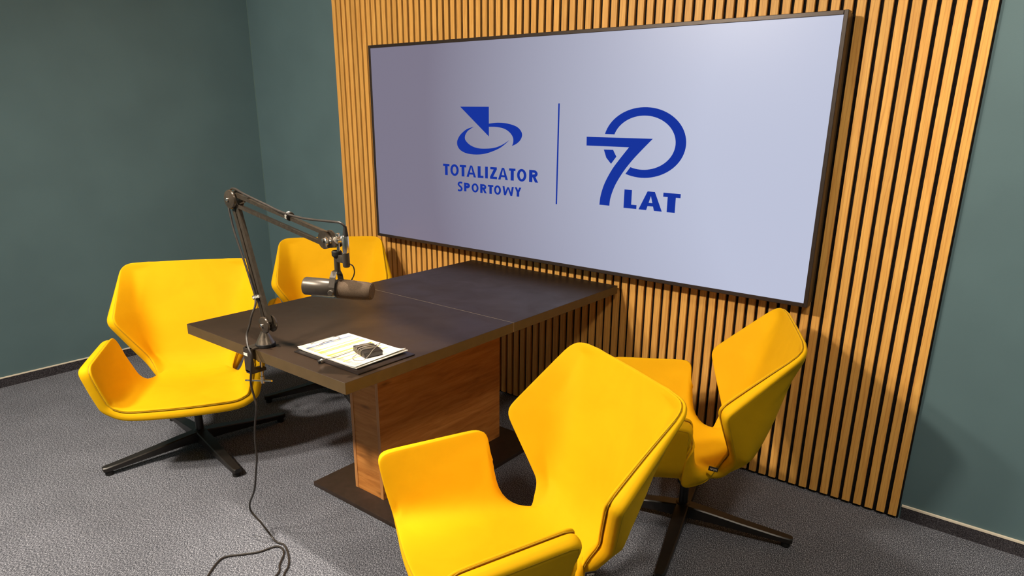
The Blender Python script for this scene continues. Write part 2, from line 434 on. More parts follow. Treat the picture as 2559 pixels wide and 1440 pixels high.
YL = TY - .0006
def flat(polys, y=YL):
    v = []; f = []
    for p in polys:
        n = len(v); v += [(TX+u, y, TZ+w) for u, w in p]; f.append(tuple(range(n, n+len(p))))
    return v, f
def fill_obj(name, polys):
    """polys: outlines in screen metres; tessellated flat shapes"""
    bm = bmesh.new()
    for p in polys:
        vs = [bm.verts.new((TX+u, YL, TZ+w)) for u, w in p]
        es = [bm.edges.new((vs[i], vs[(i+1) % len(vs)])) for i in range(len(vs))]
        bmesh.ops.triangle_fill(bm, use_beauty=True, use_dissolve=False, edges=es, normal=(0, -1, 0))
    me = bpy.data.meshes.new(name); bm.to_mesh(me); bm.free(); me.materials.append(M_logo)
    o = bpy.data.objects.new(name, me); link(o, scr)
    return o
def smooth2(pts, res=5):
    return [(p.x, p.y) for p in catmull([Vector((a, b, 0)) for a, b in pts], res)]
G = {'tri': [(0.6675, 0.7205), (0.8594, 0.7205), (0.8594, 0.5792)],
'sw1out': [(0.7607, 0.6244), (0.7107, 0.6111), (0.6687, 0.5848), (0.6470, 0.5585), (0.6425, 0.5400), (0.6480, 0.5225), (0.6680, 0.5045), (0.7127, 0.491), (0.7801, 0.4885), (0.8461, 0.4977), (0.9175, 0.5207), (0.9594, 0.5432), (0.9902, 0.5659)],
'sw1in': [(0.9902, 0.5659), (0.9489, 0.5439), (0.9034, 0.5281), (0.8533, 0.5209), (0.7877, 0.52), (0.7359, 0.5327), (0.7023, 0.5559), (0.6989, 0.5775), (0.7143, 0.5994), (0.7369, 0.6133), (0.7607, 0.6244)],
'sw2out': [(0.8593, 0.6409), (0.917, 0.6465), (0.9791, 0.643), (1.0310, 0.6312), (1.0590, 0.6130), (1.0688, 0.5915), (1.0580, 0.5680), (1.0346, 0.5499), (1.0062, 0.5386)],
'sw2in': [(1.0062, 0.5386), (1.0142, 0.5554), (1.0125, 0.5784), (0.9932, 0.6009), (0.9588, 0.6181), (0.9101, 0.6258), (0.8593, 0.6258)],
'seven_a': [(1.4354, 0.594), (1.7645, 0.5945)],
'seven_r': [(1.7645, 0.5945), (1.7113, 0.5422), (1.6695, 0.4982), (1.6296, 0.448), (1.5947, 0.3911), (1.5745, 0.3365), (1.5701, 0.2984)],
'seven_l': [(1.5176, 0.2984), (1.5226, 0.3421), (1.5405, 0.397), (1.5736, 0.4566), (1.6093, 0.5032), (1.6534, 0.5559)]}
def bar_(u0, u1, w0, w1): return [(u0, w0), (u1, w0), (u1, w1), (u0, w1)]
fill_obj('swirl_emblem', [G['tri'], smooth2(G['sw1out'])[:-1] + smooth2(G['sw1in'])[:-1], smooth2(G['sw2out'])[:-1] + smooth2(G['sw2in'])])
fill_obj('divider_line', [bar_(1.2755, 1.2838, .2805, .7361)])
def ell(cx, cy, rx, ry, a0, a1, n=60):
    return [(cx+rx*math.cos(math.radians(a0+(a1-a0)*i/n)), cy+ry*math.sin(math.radians(a0+(a1-a0)*i/n))) for i in range(n+1)]
cx, cy, RXo, RYo, RXi, RYi = 1.7208, .5762, .1958, .1452, .1490, .1112
def ang(u, w, rx, ry): return math.degrees(math.atan2((w-cy)/ry, (u-cx)/rx))
ao1 = ang(1.5276, .6086, RXo, RYo); ai1 = ang(1.5748, .6085, RXi, RYi)
ao2 = ang(1.6421, .4417, RXo, RYo) ; ai2 = ang(1.6644, .471, RXi, RYi)
ring = ell(cx, cy, RXo, RYo, ao2, ao1) + ell(cx, cy, RXi, RYi, ai1, ai2)
piece = [(1.5277, .5418), (1.5752, .5423), (1.5827, .53), (1.5932, .5141), (1.568, .4819), (1.5423, .5071)]
seven = G['seven_a'] + smooth2(G['seven_r'])[1:] + smooth2(G['seven_l']) + [(1.4364, .5560)]
fill_obj('anniversary_numeral', [ring, piece, seven])

# lettering: each glyph as polygons in a unit cell; t = stroke widths (horizontal, vertical)
def glyph(ch, tx, ty, fl=.0):
    R = lambda a, b, c, d: [(a, b), (c, b), (c, d), (a, d)]
    def arc_ring(cx, cy, rx, ry, a0, a1, n=24):
        return ell(cx, cy, rx, ry, a0, a1, n) + ell(cx, cy, max(rx-tx, .01), max(ry-ty, .01), a1, a0, n)
    def stem(x0, x1, y0=0, y1=1):  # slightly flared stem
        m = (y0+y1)/2
        return [(x0-fl, y0), (x1+fl, y0), (x1, m), (x1+fl, y1), (x0-fl, y1), (x0, m)]
    if ch == 'I': return [R(0, 0, 1, 1)]
    if ch == 'T': return [R(0, 1-ty, 1, 1), stem(.5-tx/2, .5+tx/2, 0, 1-ty*.5)]
    if ch == 'L': return [stem(0, tx), R(tx*.5, 0, 1, ty)]
    if ch == 'E': return [stem(0, tx), R(tx*.5, 0, 1, ty), R(tx*.5, 1-ty, 1, 1), R(tx*.5, .5-ty/2, .9, .5+ty/2)]
    if ch == 'O':
        o = ell(.5, .5, .5, .515, 0, 180, 20) + ell(.5, .5, .5-tx, .515-ty, 180, 0, 20)
        p = ell(.5, .5, .5, .515, 180, 360, 20) + ell(.5, .5, .5-tx, .515-ty, 360, 180, 20)
        return [o, p]
    if ch == 'D':
        return [stem(0, tx), [(tx*.5, 1), (.45, 1)] + ell(.45, .5, .55, .5, 90, -90, 24)[1:] + [(tx*.5, 0), (tx*.5, ty), (.45, ty)] + ell(.45, .5, .55-tx, .5-ty, -90, 90, 24)[1:] + [(tx*.5, 1-ty)]]
    if ch == 'A':
        k = tx*.62
        return [[(0, 0), (tx, 0), (.5+k*.25, 1-ty*.0), (.5-k*.75, 1)], [(1, 0), (1-tx, 0), (.5-k*.25, 1), (.5+k*.75, 1)], R(.2, .22, .8, .22+ty*.85)]
    if ch == 'Z': return [R(.04, 1-ty, .97, 1), R(0, 0, 1, ty), [(0, ty*.9), (tx*1.25, ty*.9), (.97, 1-ty*.9), (.97-tx*1.25, 1-ty*.9)]]
    if ch in 'PR':
        yb = .40 if ch == 'R' else .36
        h = 1-yb; cyy = yb+h/2
        bx_ = .47; br_ = .46 if ch == 'R' else .53
        bowl = [(tx*.5, 1), (bx_, 1)] + ell(bx_, cyy, br_, h/2, 90, -90, 20)[1:] + [(tx*.5, yb), (tx*.5, yb+ty), (bx_, yb+ty)] + ell(bx_, cyy, br_-tx*.95, h/2-ty, -90, 90, 20)[1:] + [(tx*.5, 1-ty)]
        out = [stem(0, tx), bowl]
        if ch == 'R': out.append([(.30, yb+ty*.6), (.30+tx, yb+ty*.9), (1.0, 0), (1.0-tx*1.15, 0)])
        return out
    if ch == 'S':
        c = [(.93, .93), (.62, .97), (.33, .92), (.18, .76), (.34, .60), (.62, .47), (.80, .29), (.70, .10), (.40, .03), (.05, .08)]
        P = catmull([Vector((a, b, 0)) for a, b in c], 5); L = []; Rr = []
        for i, p in enumerate(P):
            a = P[max(i-1, 0)]; b = P[min(i+1, len(P)-1)]; t = (b-a).normalized(); nn = Vector((-t.y*tx*.5, t.x*ty*.5, 0))
            L.append((p.x+nn.x, p.y+nn.y)); Rr.append((p.x-nn.x, p.y-nn.y))
        return [[L[i], L[i+1], Rr[i+1], Rr[i]] for i in range(len(L)-1)]
    if ch == 'W':
        t = tx
        return [[(0, 1), (t, 1), (.30, 0), (.30-t*.9, 0)], [(.30-t*.9, 0), (.30, 0), (.5+t*.35, .92), (.5-t*.45, .92)],
                [(.70, 0), (.70+t*.9, 0), (.5+t*.45, .92), (.5-t*.35, .92)], [(1, 1), (1-t, 1), (.70, 0), (.70+t*.9, 0)]]
    if ch == 'Y':
        return [[(0, 1), (tx, 1), (.5+tx*.5, .42), (.5-tx*.5, .42)], [(1, 1), (1-tx, 1), (.5-tx*.5, .42), (.5+tx*.5, .42)], stem(.5-tx/2, .5+tx/2, 0, .46)]
    return []
def word(name, txt, spans, w0, w1, sw, sh, fl=.03):
    polys = []
    for ch, (a, b) in zip(txt, spans):
        W = b-a; H = w1-w0
        for p in glyph(ch, sw/W, sh/H, fl*sw/W*4 if ch not in 'IO' else 0):
            polys.append([(a+x*W, w0+y*H) for x, y in p])
    v, f = [], []
    for p in polys:
        n = len(v); v += [(TX+u, YL, TZ+w) for u, w in p]; f.append(tuple(range(n, n+len(p))))
    # triangulate concave outlines
    bm = bmesh.new()
    for p in polys:
        vs = [bm.verts.new((TX+u, YL, TZ+w)) for u, w in p]
        try: bm.faces.new(vs)
        except ValueError: pass
    bmesh.ops.triangulate(bm, faces=bm.faces[:], ngon_method='EAR_CLIP')
    me = bpy.data.meshes.new(name); bm.to_mesh(me); bm.free(); me.materials.append(M_logo)
    return link(bpy.data.objects.new(name, me), scr)
word('company_name', 'TOTALIZATOR', [(0.5385, 0.585), (0.5914, 0.6511), (0.6589, 0.7037), (0.706, 0.7718), (0.7853, 0.8223), (0.8333, 0.8516), (0.8662, 0.9123), (0.9194, 0.9829), (0.9899, 1.03), (1.0402, 1.0978), (1.1165, 1.1694)], .3732, .4315, .0160, .0115)
word('company_name', 'SPORTOWY', [(0.6415, 0.6775), (0.6892, 0.7292), (0.7407, 0.7883), (0.8011, 0.8441), (0.8515, 0.888), (0.8931, 0.9384), (0.9484, 1.0207), (1.0263, 1.0676)], .2975, .3425, .0130, .0092)
word('anniversary_word', 'LAT', [(1.6429, 1.7069), (1.7176, 1.8298), (1.8313, 1.9108)], .2955, .3760, .0375, .0170, 0)

# ------------------------------------------------------------------ table
AX, AY, AW, AL = 2.0321, -1.595, .9077, 1.5656
tcx, tcy = AX-AW/2, AY+AL/2
table = empty('pedestal_table', (tcx, tcy, 0))
tag(table, 'dark laminate table on an oak pedestal, its far end against the slat panel', 'table')
x0, x1 = -AW/2, AW/2
for a, b in ((-AL/2, 0-.0008), (0+.0008, AL/2)):
    o = MB().bbox((x0, a, .7122), (x1, b, .75), .0008, 1).build('tabletop', M_lam, table)
    me = o.data; me.materials.append(M_lam_edge)
    for p in me.polygons:
        if abs(p.normal.z) < .5: p.material_index = 1
MB().box((x0+.004, -.0012, .7135), (x1-.0005, .0012, .7497)).build('joint_strip', M_seam, table, False)
py0, py1 = -1.1753-tcy, .36
# hollow oak column: two wide faces, two inset narrow faces
qw = .0854
ped = MB()
ped.box((-qw, py0, .02), (-qw+.016, py1, .7122)).box((qw-.016, py0, .02), (qw, py1, .7122))
for y in (py0+.0015, py1-.0175):
    ped.box((-qw+.0163, y, .02), (qw-.0163, y+.016, .7122))
ped.build('pedestal', M_oak, table, False)
for x in (-qw, qw-.016):
    for y in (py0-.0006, py1): MB().box((x, y, .02), (x+.016, y+.0006, .7122)).build('edge_band', M_oak_edge, table, False)
MB().bbox((-.2548, -1.2618-tcy, 0), (.2548, .45, .02), .003, 2).build('base_plate', M_plate, table)
MB().box((-.3, -.6, .694), (-.27, .6, .7122)).box((.27, -.6, .694), (.3, .6, .7122)).box((-qw-.02, py0+.05, .704), (qw+.02, py1-.05, .7122)).build('support_rail', M_blk, table, False)

# ------------------------------------------------------------------ swivel chair
def interp_poly(P, s):
    """P: polyline (n,3), s in [0,1] proportional to index"""
    n = len(P)-1; x = np.clip(s, 0, 1)*n; i = np.minimum(x.astype(int), n-1); f = (x-i)[:, None]
    return P[i]*(1-f)+P[i+1]*f
def arclen(P):
    d = np.r_[0, np.cumsum(np.linalg.norm(np.diff(P, axis=0), axis=1))]; return d
def resample(P, s):
    d = arclen(P); out = np.zeros((len(s), P.shape[1]))
    for k in range(P.shape[1]): out[:, k] = np.interp(s, d, P[:, k])
    return out
def rounded(P, w, s, smin=0, smax=None):
    """moving average along arc length, window w(s), clamped at the ends"""
    d = arclen(P)[-1]; acc = 0; K = 13
    ww = np.minimum(np.minimum(w, s), d-s) if np.ndim(w) else np.minimum(np.minimum(w, s), d-s)
    for k in range(K):
        q = (k/(K-1))*2-1; wt = (1-q*q)
        acc = acc + wt*resample(P, s+q*ww)
    return acc/sum((1-((k/(K-1))*2-1)**2) for k in range(K))

# outline of one side (sitter's right): front corner, arm, notch, back wing
CH = dict(F=(.266, .292, .314), J=(.172, -.176, .308), E2=(.228, -.320, .807),
          C0=(0, .322, .314), C1=(0, -.190, .294), C2=(0, -.320, .809))
OUT = np.array([(.294, .314, .430), (.316, .330, .528), (.302, .012, .548), (.206, .024, .288), (.142, -.108, .306), (.192, -.146, .395), (.306, -.086, .603), (.273, -.308, .807), (.170, -.3195, .8085)])
OUTW = .055
def shell_grid(nu=26, nt=150):
    d = arclen(OUT); L = d[-1]
    s = np.linspace(0, L, nt)
    W = np.interp(s, [d[0], d[1], d[2], d[3], d[4], d[5], d[6], d[7], d[8]], [.03, .04, .042, .044, .044, .04, .038, .062, .06])
    Pth = rounded(OUT, W, s)
    #  spine / fold parameter for each path knot (0 = front edge, .5 = seat-back bend, 1 = top edge)
    kn = [0, .07, .26, .40, .47, .54, .72, .97, 1.0]
    prm = np.interp(s, d, kn)
    prm = np.convolve(np.pad(prm, 4, mode='edge'), np.ones(9)/9, 'valid'); prm[0] = 0; prm[-1] = 1
    def bend(A, B, C, t, w):
        poly = np.array([A, B, C], float); acc = 0; tot = 0
        for k in range(15):
            q = (k/14)*2-1; wt = 1-q*q
            ww = np.minimum(np.minimum(w, t), 1-t)
            acc = acc+wt*interp_poly(poly, t+q*ww); tot += wt
        return acc/tot
    C = bend(CH['C0'], CH['C1'], CH['C2'], prm, .22)
    K = bend(CH['F'], CH['J'], CH['E2'], prm, .20)
    K[:, 0] = np.minimum(K[:, 0], Pth[:, 0]-.03)
    rows = []
    u = np.concatenate([np.linspace(0, 1, 2*nu+1)])
    for i in range(nt):
        k = K[i]; p = Pth[i]; c = C[i]
        # front edge bows outward between the folds
        pts = []
        for q in np.linspace(-1, 1, 9):
            w = 1-q*q
            pts.append([k[0]*q, k[1]+(c[1]-k[1])*w, k[2]+(c[2]-k[2])*w])
        poly = np.array([[-p[0], p[1], p[2]]] + pts + [list(p)])
        Ls = arclen(poly)[-1]
        wnd = np.interp(prm[i], [0, .3, .5, .62, 1], [.115, .09, .05, .10, .10])
        rows.append(rounded(poly, wnd, u*Ls))
    global TH
    TH = np.interp(prm, [0, .62, .74, .97, 1], [1, 1, .95, .42, .38])
    return np.array(rows)         # (nt, ncol, 3)
GRID = shell_grid()
def grid_normals(G_):
    # area-weighted, so the slivers where rows meet the outline carry no weight
    q = np.cross(G_[1:, 1:]-G_[:-1, :-1], G_[1:, :-1]-G_[:-1, 1:])
    n = np.zeros_like(G_)
    n[1:, 1:] += q; n[:-1, :-1] += q; n[1:, :-1] += q; n[:-1, 1:] += q
    n /= np.linalg.norm(n, axis=2, keepdims=True)+1e-5
    for _ in range(40):
        p = np.pad(n, ((1, 1), (1, 1), (0, 0)), mode='edge')
        n = (p[:-2, 1:-1]+2*p[1:-1, 1:-1]+p[2:, 1:-1])/4
        p = np.pad(n, ((0, 0), (1, 1), (0, 0)), mode='edge')
        n = (p[:, :-2]+2*p[:, 1:-1]+p[:, 2:])/4
    n /= np.linalg.norm(n, axis=2, keepdims=True)+1e-15
    return n
NRM = grid_normals(GRID)          # points to the sitter's side
def boundary_idx(nt, nc):
    b = [(0, j) for j in range(nc)] + [(i, nc-1) for i in range(1, nt)] + [(nt-1, j) for j in range(nc-2, -1, -1)] + [(i, 0) for i in range(nt-2, 0, -1)]
    return b
BND = boundary_idx(*GRID.shape[:2])
def bvec(G_):
    """outward in-surface direction along the boundary"""
    P = np.array([G_[i, j] for i, j in BND]); N = np.array([NRM[i, j] for i, j in BND])
    t = np.roll(P, -1, 0)-np.roll(P, 1, 0); t /= np.linalg.norm(t, axis=1, keepdims=True)+1e-12
    b = np.cross(t, N)
    for _ in range(30):
        b = (np.roll(b, 1, 0)+2*b+np.roll(b, -1, 0))/4
    b -= N*np.sum(b*N, axis=1, keepdims=True)
    b /= np.linalg.norm(b, axis=1, keepdims=True)
    return P, N, b
BP, BN, BB = bvec(GRID)
def slab(name, top, bot, r, m, parent, grow=0., rh=None):
    rh = rh or r
    nt, nc = GRID.shape[:2]
    V = []; F = []
    T3 = TH[:, None, None]; front = GRID+NRM*top*T3; back = GRID+NRM*bot*T3
    BT = np.array([TH[i] for i, j in BND])[:, None]
    idx = lambda i, j: i*nc+j
    for g in (front, back):
        V += [tuple(p) for p in g.reshape(-1, 3)]
    off = nt*nc
    for i in range(nt-1):
        for j in range(nc-1):
            F.append((idx(i, j), idx(i, j+1), idx(i+1, j+1), idx(i+1, j)))
            F.append((off+idx(i, j), off+idx(i+1, j), off+idx(i+1, j+1), off+idx(i, j+1)))
    # rolled rim
    rings = [[idx(i, j) for i, j in BND]]
    prof = [(grow+rh*math.sin(a), top-r+r*math.cos(a)) for a in [PI/2*k/4 for k in range(1, 5)]]
    prof += [(grow+rh*math.cos(a), bot+r-r*math.sin(a)) for a in [PI/2*k/4 for k in range(0, 4)]]
    if grow > 0: prof = [(grow, top)] + prof + [(grow, bot)]
    for g, h in prof:
        st = len(V)
        V += [tuple(p) for p in (BP+BB*g+BN*h*BT)]
        rings.append(list(range(st, st+len(BND))))
    rings.append([off+idx(i, j) for i, j in BND])
    nb = len(BND)
    for a, b in zip(rings[:-1], rings[1:]):
        for k in range(nb):
            k2 = (k+1) % nb
            F.append((a[k], b[k], b[k2], a[k2]))
    o = mesh_obj(name, V, F, m, parent, True)
    bm = bmesh.new(); bm.from_mesh(o.data); bmesh.ops.remove_doubles(bm, verts=bm.verts[:], dist=1e-5)
    bmesh.ops.recalc_face_normals(bm, faces=bm.faces[:]); bm.to_mesh(o.data); bm.free()
    o.data.polygons.foreach_set('use_smooth', [True]*len(o.data.polygons))
    return o

def make_chair():
    r0 = empty('swivel_chair')
    slab('seat_cushion', .025, -.017, .020, M_yel, r0, rh=.012)
    slab('outer_shell', -.0180, -.0270, .0043, M_yel2, r0, grow=.0075)
    # stitched seam running round the cushion face
    BT = np.array([TH[i] for i, j in BND])[:, None]
    step = [tuple(p) for p in (BP+BN*.0251*BT-BB*.001)[::3]]
    MB().tube(step, .0005, 5, closed=True, res=1).build('seam', M_seamy, r0)
    MB().tube([tuple(p) for p in (BP+BB*.0100-BN*.0170*BT)[::3]], .0016, 6, closed=True, res=1).build('seam', M_seamy, r0)
    # woven tag on the edge under the notch, sitter's left
    tgm = Matrix.Translation((-.2215, -.079, .358)) @ Matrix.Rotation(.15, 4, 'X')
    tg = MB().bbox((-.0012, -.016, -.008), (.0012, .016, .008), .0004, 1, tgm).build('brand_tag', M_tag, r0)
    tw = MB()
    for k in range(6):
        tw.box((-.0018, -.012+k*.004, -.004+(.002 if k % 2 else 0)), (-.0012, -.0095+k*.004, .003), tgm)
    tw.build('tag_print', M_tagw, tg, False)
    # mechanism, column and four-star base (base turns about the column)
    MB().bbox((-.09, -.12, .262), (.09, .13, .276), .004).bbox((-.035, -.05, .225), (.035, .07, .264), .006).build('seat_plate', M_blk, r0)
    MB().lathe([(.017, .045), (.017, .16), (.019, .161), (.029, .175), (.029, .24)], n=28).build('column', M_blk, r0)
    return r0
def add_base(root, ang0, parts_from=None):
    if parts_from is None:
        out = []
        hub = MB().lathe([(.030, .030), (.034, .036), (.034, .068), (.028, .084), (.020, .088)], n=28).build('base_hub', M_blk, root)
        hub['base'] = 1; out.append(hub)
        for k in range(4):
            sec = []
            R_ = [(.02, .050, .036, .084), (.10, .048, .036, .076), (.22, .044, .031, .060), (.34, .039, .024, .046), (.392, .035, .021, .041), (.404, .024, .022, .040)]
            v = []; f = []
            for x, w, zb, zt in R_:
                w /= 2; b = .004
                v += [(x, -w, zb), (x, w, zb), (x, w, zt-b), (x, w-b, zt), (x, -w+b, zt), (x, -w, zt-b)]
            for i in range(len(R_)-1):
                for q in range(6):
                    q2 = (q+1) % 6; f.append((i*6+q, (i+1)*6+q, (i+1)*6+q2, i*6+q2))
            f.append(tuple(range(6))); f.append(tuple((len(R_)-1)*6+q for q in range(5, -1, -1)))
            leg = MB().add(v, f).build('base_leg', M_blk, root, True, 40)
            leg.rotation_euler = (0, 0, k*PI/2)
            gl = MB().lathe([(.014, 0), (.016, .002), (.016, .020), (.010, .024)], Matrix.Translation((.382, 0, 0)), 20).build('glide', M_rub, leg)
            out.append(leg)
        for o in out: o.rotation_euler.z += ang0
        return out
def copy_tree(o, parent=None):
    c = o.copy(); COL.objects.link(c); c.parent = parent
    for ch in list(o.children): copy_tree(ch, c)
    return c
proto = make_chair(); add_base(proto, 0.0)
# local +y is the sitter's forward direction; heading = direction of +y in the plan
CHAIRS = [  # x, y, heading, base angle (world), label
 (.6177, -1.3666, -.6023, -1.701, 'yellow velvet swivel chair at the front left corner of the table, whole seat in view'),
 (.5568, -.5355, -.6710, -1.974, 'yellow velvet swivel chair behind the microphone, mostly hidden by the table'),
 (2.5502, -1.4036, 4.2398, .35, 'yellow velvet swivel chair nearest the camera, cut off by the bottom edge'),
 (2.6560, -.5382, 3.5701, -1.3276, 'yellow velvet swivel chair beside the slat panel, below the right end of the screen'),
]
for i, (x, y, hd, ba, lab) in enumerate(CHAIRS):
    c = proto if i == 0 else copy_tree(proto)
    c.location = (x, y, 0); c.rotation_euler = (0, 0, hd-PI/2)
    tag(c, lab, 'chair', 'yellow swivel chairs around the table')
    loc = ba-(hd-PI/2)
    n = 0
    for ch in c.children:
        if ch.name.startswith('base_leg'):
            ch.rotation_euler = (0, 0, n*PI/2+loc); n += 1
        if ch.name.startswith('base_hub'): ch.rotation_euler = (0, 0, loc)
        if 'base' in ch: del ch['base']

# ------------------------------------------------------------------ boom arm
BX, BY = 1.563, -1.552
boom = empty('microphone_boom_arm', (BX, BY, .75))
tag(boom, 'black jointed boom arm clamped to the front edge of the table', 'microphone stand')
def under(o, root):
    o.matrix_parent_inverse = Matrix.Translation(-Vector(root.location)); return o
B = lambda mb, name, m, **k: under(mb.build(name, m, boom, **k), boom)
B(MB().lathe([(.031, .7502), (.0325, .752), (.0325, .760), (.031, .762)], Matrix.Translation((BX, BY, 0)), 40), 'base_ring', M_rub)
cn = B(MB().lathe([(.030, .762), (.029, .764), (.011, .800), (.009, .806), (.009, .815)], Matrix.Translation((BX, BY, 0)), 40), 'base_cone', M_cone)
# C clamp round the table edge
cl = MB()
cl.bar((BX-.012, BY-.010, .7525), (BX-.012, -1.612, .7525), .042, .005)
cl.bar((BX-.012, -1.6095, .755), (BX-.012, -1.6095, .672), .038, .011, (0, 1, 0))
cl.bar((BX-.012, -1.615, .672), (BX-.012, -1.560, .672), .030, .010)
B(cl, 'clamp', M_boom)
B(MB().lathe([(.0045, .628), (.0045, .700), (.012, .702), (.012, .7115)], Matrix.Translation((BX-.006, -1.572, 0)), 18), 'clamp_screw', M_chr)
B(MB().tube([(BX-.11, -1.575, .606), (BX+.045, -1.570, .641)], .003, 10, res=1).lathe([(.007, .622), (.007, .646)], Matrix.Translation((BX-.006, -1.572, 0)), 14), 'tommy_bar', M_chr)
B(MB().box((BX-.030, -1.6155, .728), (BX-.008, -1.6151, .738)), 'sticker', M_white, smooth=False)
LP = Vector((1.592, -1.553, .8314)); EP = Vector((1.4701, -1.553, 1.2273)); NP = Vector((1.9294, -1.545, 1.1495))
ny = Vector((0, -1, 0))
# lower knuckle: post, two cover discs, bolts
B(MB().bar((BX+.003, BY, .808), (LP.x-.004, LP.y, LP.z), .014, .020, (0, 1, 0)), 'swivel_post', M_boom)
def disc(c, sgn, r):
    M_ = axisM(c+ny*sgn*.0145, ny*sgn)
    return MB().lathe([(r, -.003), (r, 0), (r*.93, .0035), (r*.6, .006), (r*.2, .0068), (.001, .007)], M_, 40)
def bolt(c, sgn): return MB().lathe([(.006, 0), (.006, .0045), (.0045, .006), (.001, .0062)], axisM(c+ny*sgn*.0208, ny*sgn), 12)
for c, r, nm in ((LP, .0280, 'lower_joint_cover'), (EP, .0305, 'elbow_joint_cover')):
    for sg in (1, -1):
        d = B(disc(c, sg, r), nm, M_boom)
        b = bolt(c, sg).build('bolt', M_chr, d)
def rod_pair(p, q, sep, name, hh=.011):
    d = (q-p).normalized(); nrm = d.cross(Vector((0, 1, 0))).normalized()
    for sg in (1, -1):
        o = nrm*sg*sep/2
        B(MB().bar(p+o, q+o, .0125, hh, tuple(nrm)), name, M_boom)
    return nrm
ld = (EP-LP).normalized()
nr = rod_pair(LP+ld*.006, EP-ld*.008, .0215, 'lower_arm_rod', .0145)
ud = (NP-EP).normalized()
nr2 = rod_pair(EP+ud*.006, NP-ud*.004, .033, 'upper_arm_rod')
# tension springs inside the arms
def spring(p, q, r, turns, wire):
    d = (q-p); L = d.length; M_ = axisM(p, d); pts = []
    for k in range(turns*8+1):
        a = 2*PI*k/8; pts.append(M_ @ Vector((r*math.cos(a), r*math.sin(a), L*k/(turns*8))))
    return MB().tube(pts, wire, 5, res=1)
B(spring(EP-ld*.10, EP-ld*.025, .003, 16, .0008), 'spring', M_chr)
B(MB().bar(EP+ud*.02-nr2*.014, EP+ud*.06+nr2*.006, .004, .004).bar(EP+ud*.045+nr2*.016, EP+ud*.085+nr2*.020, .013, .012, tuple(nr2)), 'spring_anchor', M_boom)
# end bracket: two rounded cheeks tapering toward the thumb screw
def cheek(sgn):
    X = ud; Z = ny*sgn; Yv = Z.cross(X)
    M_ = Matrix.Translation(NP+ny*sgn*.009)@Matrix((( X.x, Yv.x, Z.x, 0), (X.y, Yv.y, Z.y, 0), (X.z, Yv.z, Z.z, 0), (0, 0, 0, 1)))
    poly = [(.026*math.cos(a), .026*math.sin(a)) for a in [math.radians(d_) for d_ in range(60, 301, 15)]] + [(.040, -.010), (.052, -.004), (.052, .006), (.040, .013)]
    return MB().prism(poly, M_, 0, .004)
for sg in (1, -1):
    d = B(cheek(sg), 'end_bracket', M_boom)
    b = MB().lathe([(.0045, 0), (.0045, .004), (.001, .0048)], axisM(NP+ny*sg*.013, ny*sg), 12).build('bolt', M_chr, d)
HP = Vector((1.9755, -1.545, 1.1525))
B(MB().lathe([(.006, 0), (.008, .002), (.008, .020), (.006, .022)], axisM(HP-Vector((.024, 0, -.0)), (1, 0, 0)), 20).lathe([(.0095, -.009), (.011, -.007), (.011, .007), (.0095, .009)], axisM(HP, (0, -1, 0)), 24), 'tilt_joint', M_chr)
B(MB().lathe([(.0145, 0), (.0155, .002), (.0145, .005), (.006, .012), (.005, .024)], axisM(HP+Vector((-.026, -.022, -.006)), (.6, .8, .1)), 26), 'thumb_screw', M_chr)
B(MB().lathe([(.0045, -.030), (.0045, .012), (.0065, .013), (.0065, .019), (.005, .020)], Matrix.Translation(HP+Vector((.0015, 0, 0))), 18), 'threaded_stem', M_chr)
B(MB().lathe([(.005, -.006), (.008, -.004), (.0095, 0), (.008, .004), (.005, .006)], axisM(HP+Vector((.020, .004, .006)), (1, .2, .2)), 20), 'wing_knob', M_chr)
# hook and loop cable straps with white print
def strap(c, d, wdt, rad, txt, vertical, turn=0.):
    M_ = axisM(c, d)
    s_ = MB().lathe([(rad*.94, -wdt/2), (rad, -wdt/2+.001), (rad, wdt/2-.001), (rad*.94, wdt/2)], M_, 26)
    # lettering wrapped on the camera side of the strap
    o = B(s_, 'cable_strap', M_strap)
    cam_dir = (Vector((3.53, -2.71, 1.485))-c).normalized()
    zz = Vector(d).normalized(); f = (cam_dir-zz*cam_dir.dot(zz)).normalized(); sd = zz.cross(f)
    v = []; fc = []
    n = len(txt); cell = 1.9*rad/n if vertical else wdt*.9/n
    for i, ch in enumerate(txt):
        for p in glyph(ch, .27, .2):
            st = len(v)
            for gx, gy in p:
                if vertical:   # reads round the strap
                    a = ((i+gx*.82)/n-.5)*2.2+turn; h = (gy-.5)*wdt*.55
                else:
                    a = (.5-(i+gx*.82)/n)*1.9; h = (gy-.5)*wdt*.55
                    a = -a
                v.append(c+zz*h*(1)+(f*math.cos(a)+sd*math.sin(a))*(rad+.0005))
            fc.append(tuple(range(st, st+len(p))))
    bm = bmesh.new()
    for q in fc: bm.faces.new([bm.verts.new(v[i]) for i in q])
    bmesh.ops.triangulate(bm, faces=bm.faces[:], ngon_method='EAR_CLIP')
    me = bpy.data.meshes.new('strap_lettering'); bm.to_mesh(me); bm.free(); me.materials.append(M_white)
    t = link(bpy.data.objects.new('strap_lettering', me), o)
s1 = LP+ld*.092+Vector((-.013, -.004, -.001)); s2 = EP+ud*.292+nr2*.019+Vector((0, -.002, .003))
strap(s1, ld, .013, .0150, 'RODE', True, -.55)
strap(s2, ud, .013, .0135, 'RODE', True)

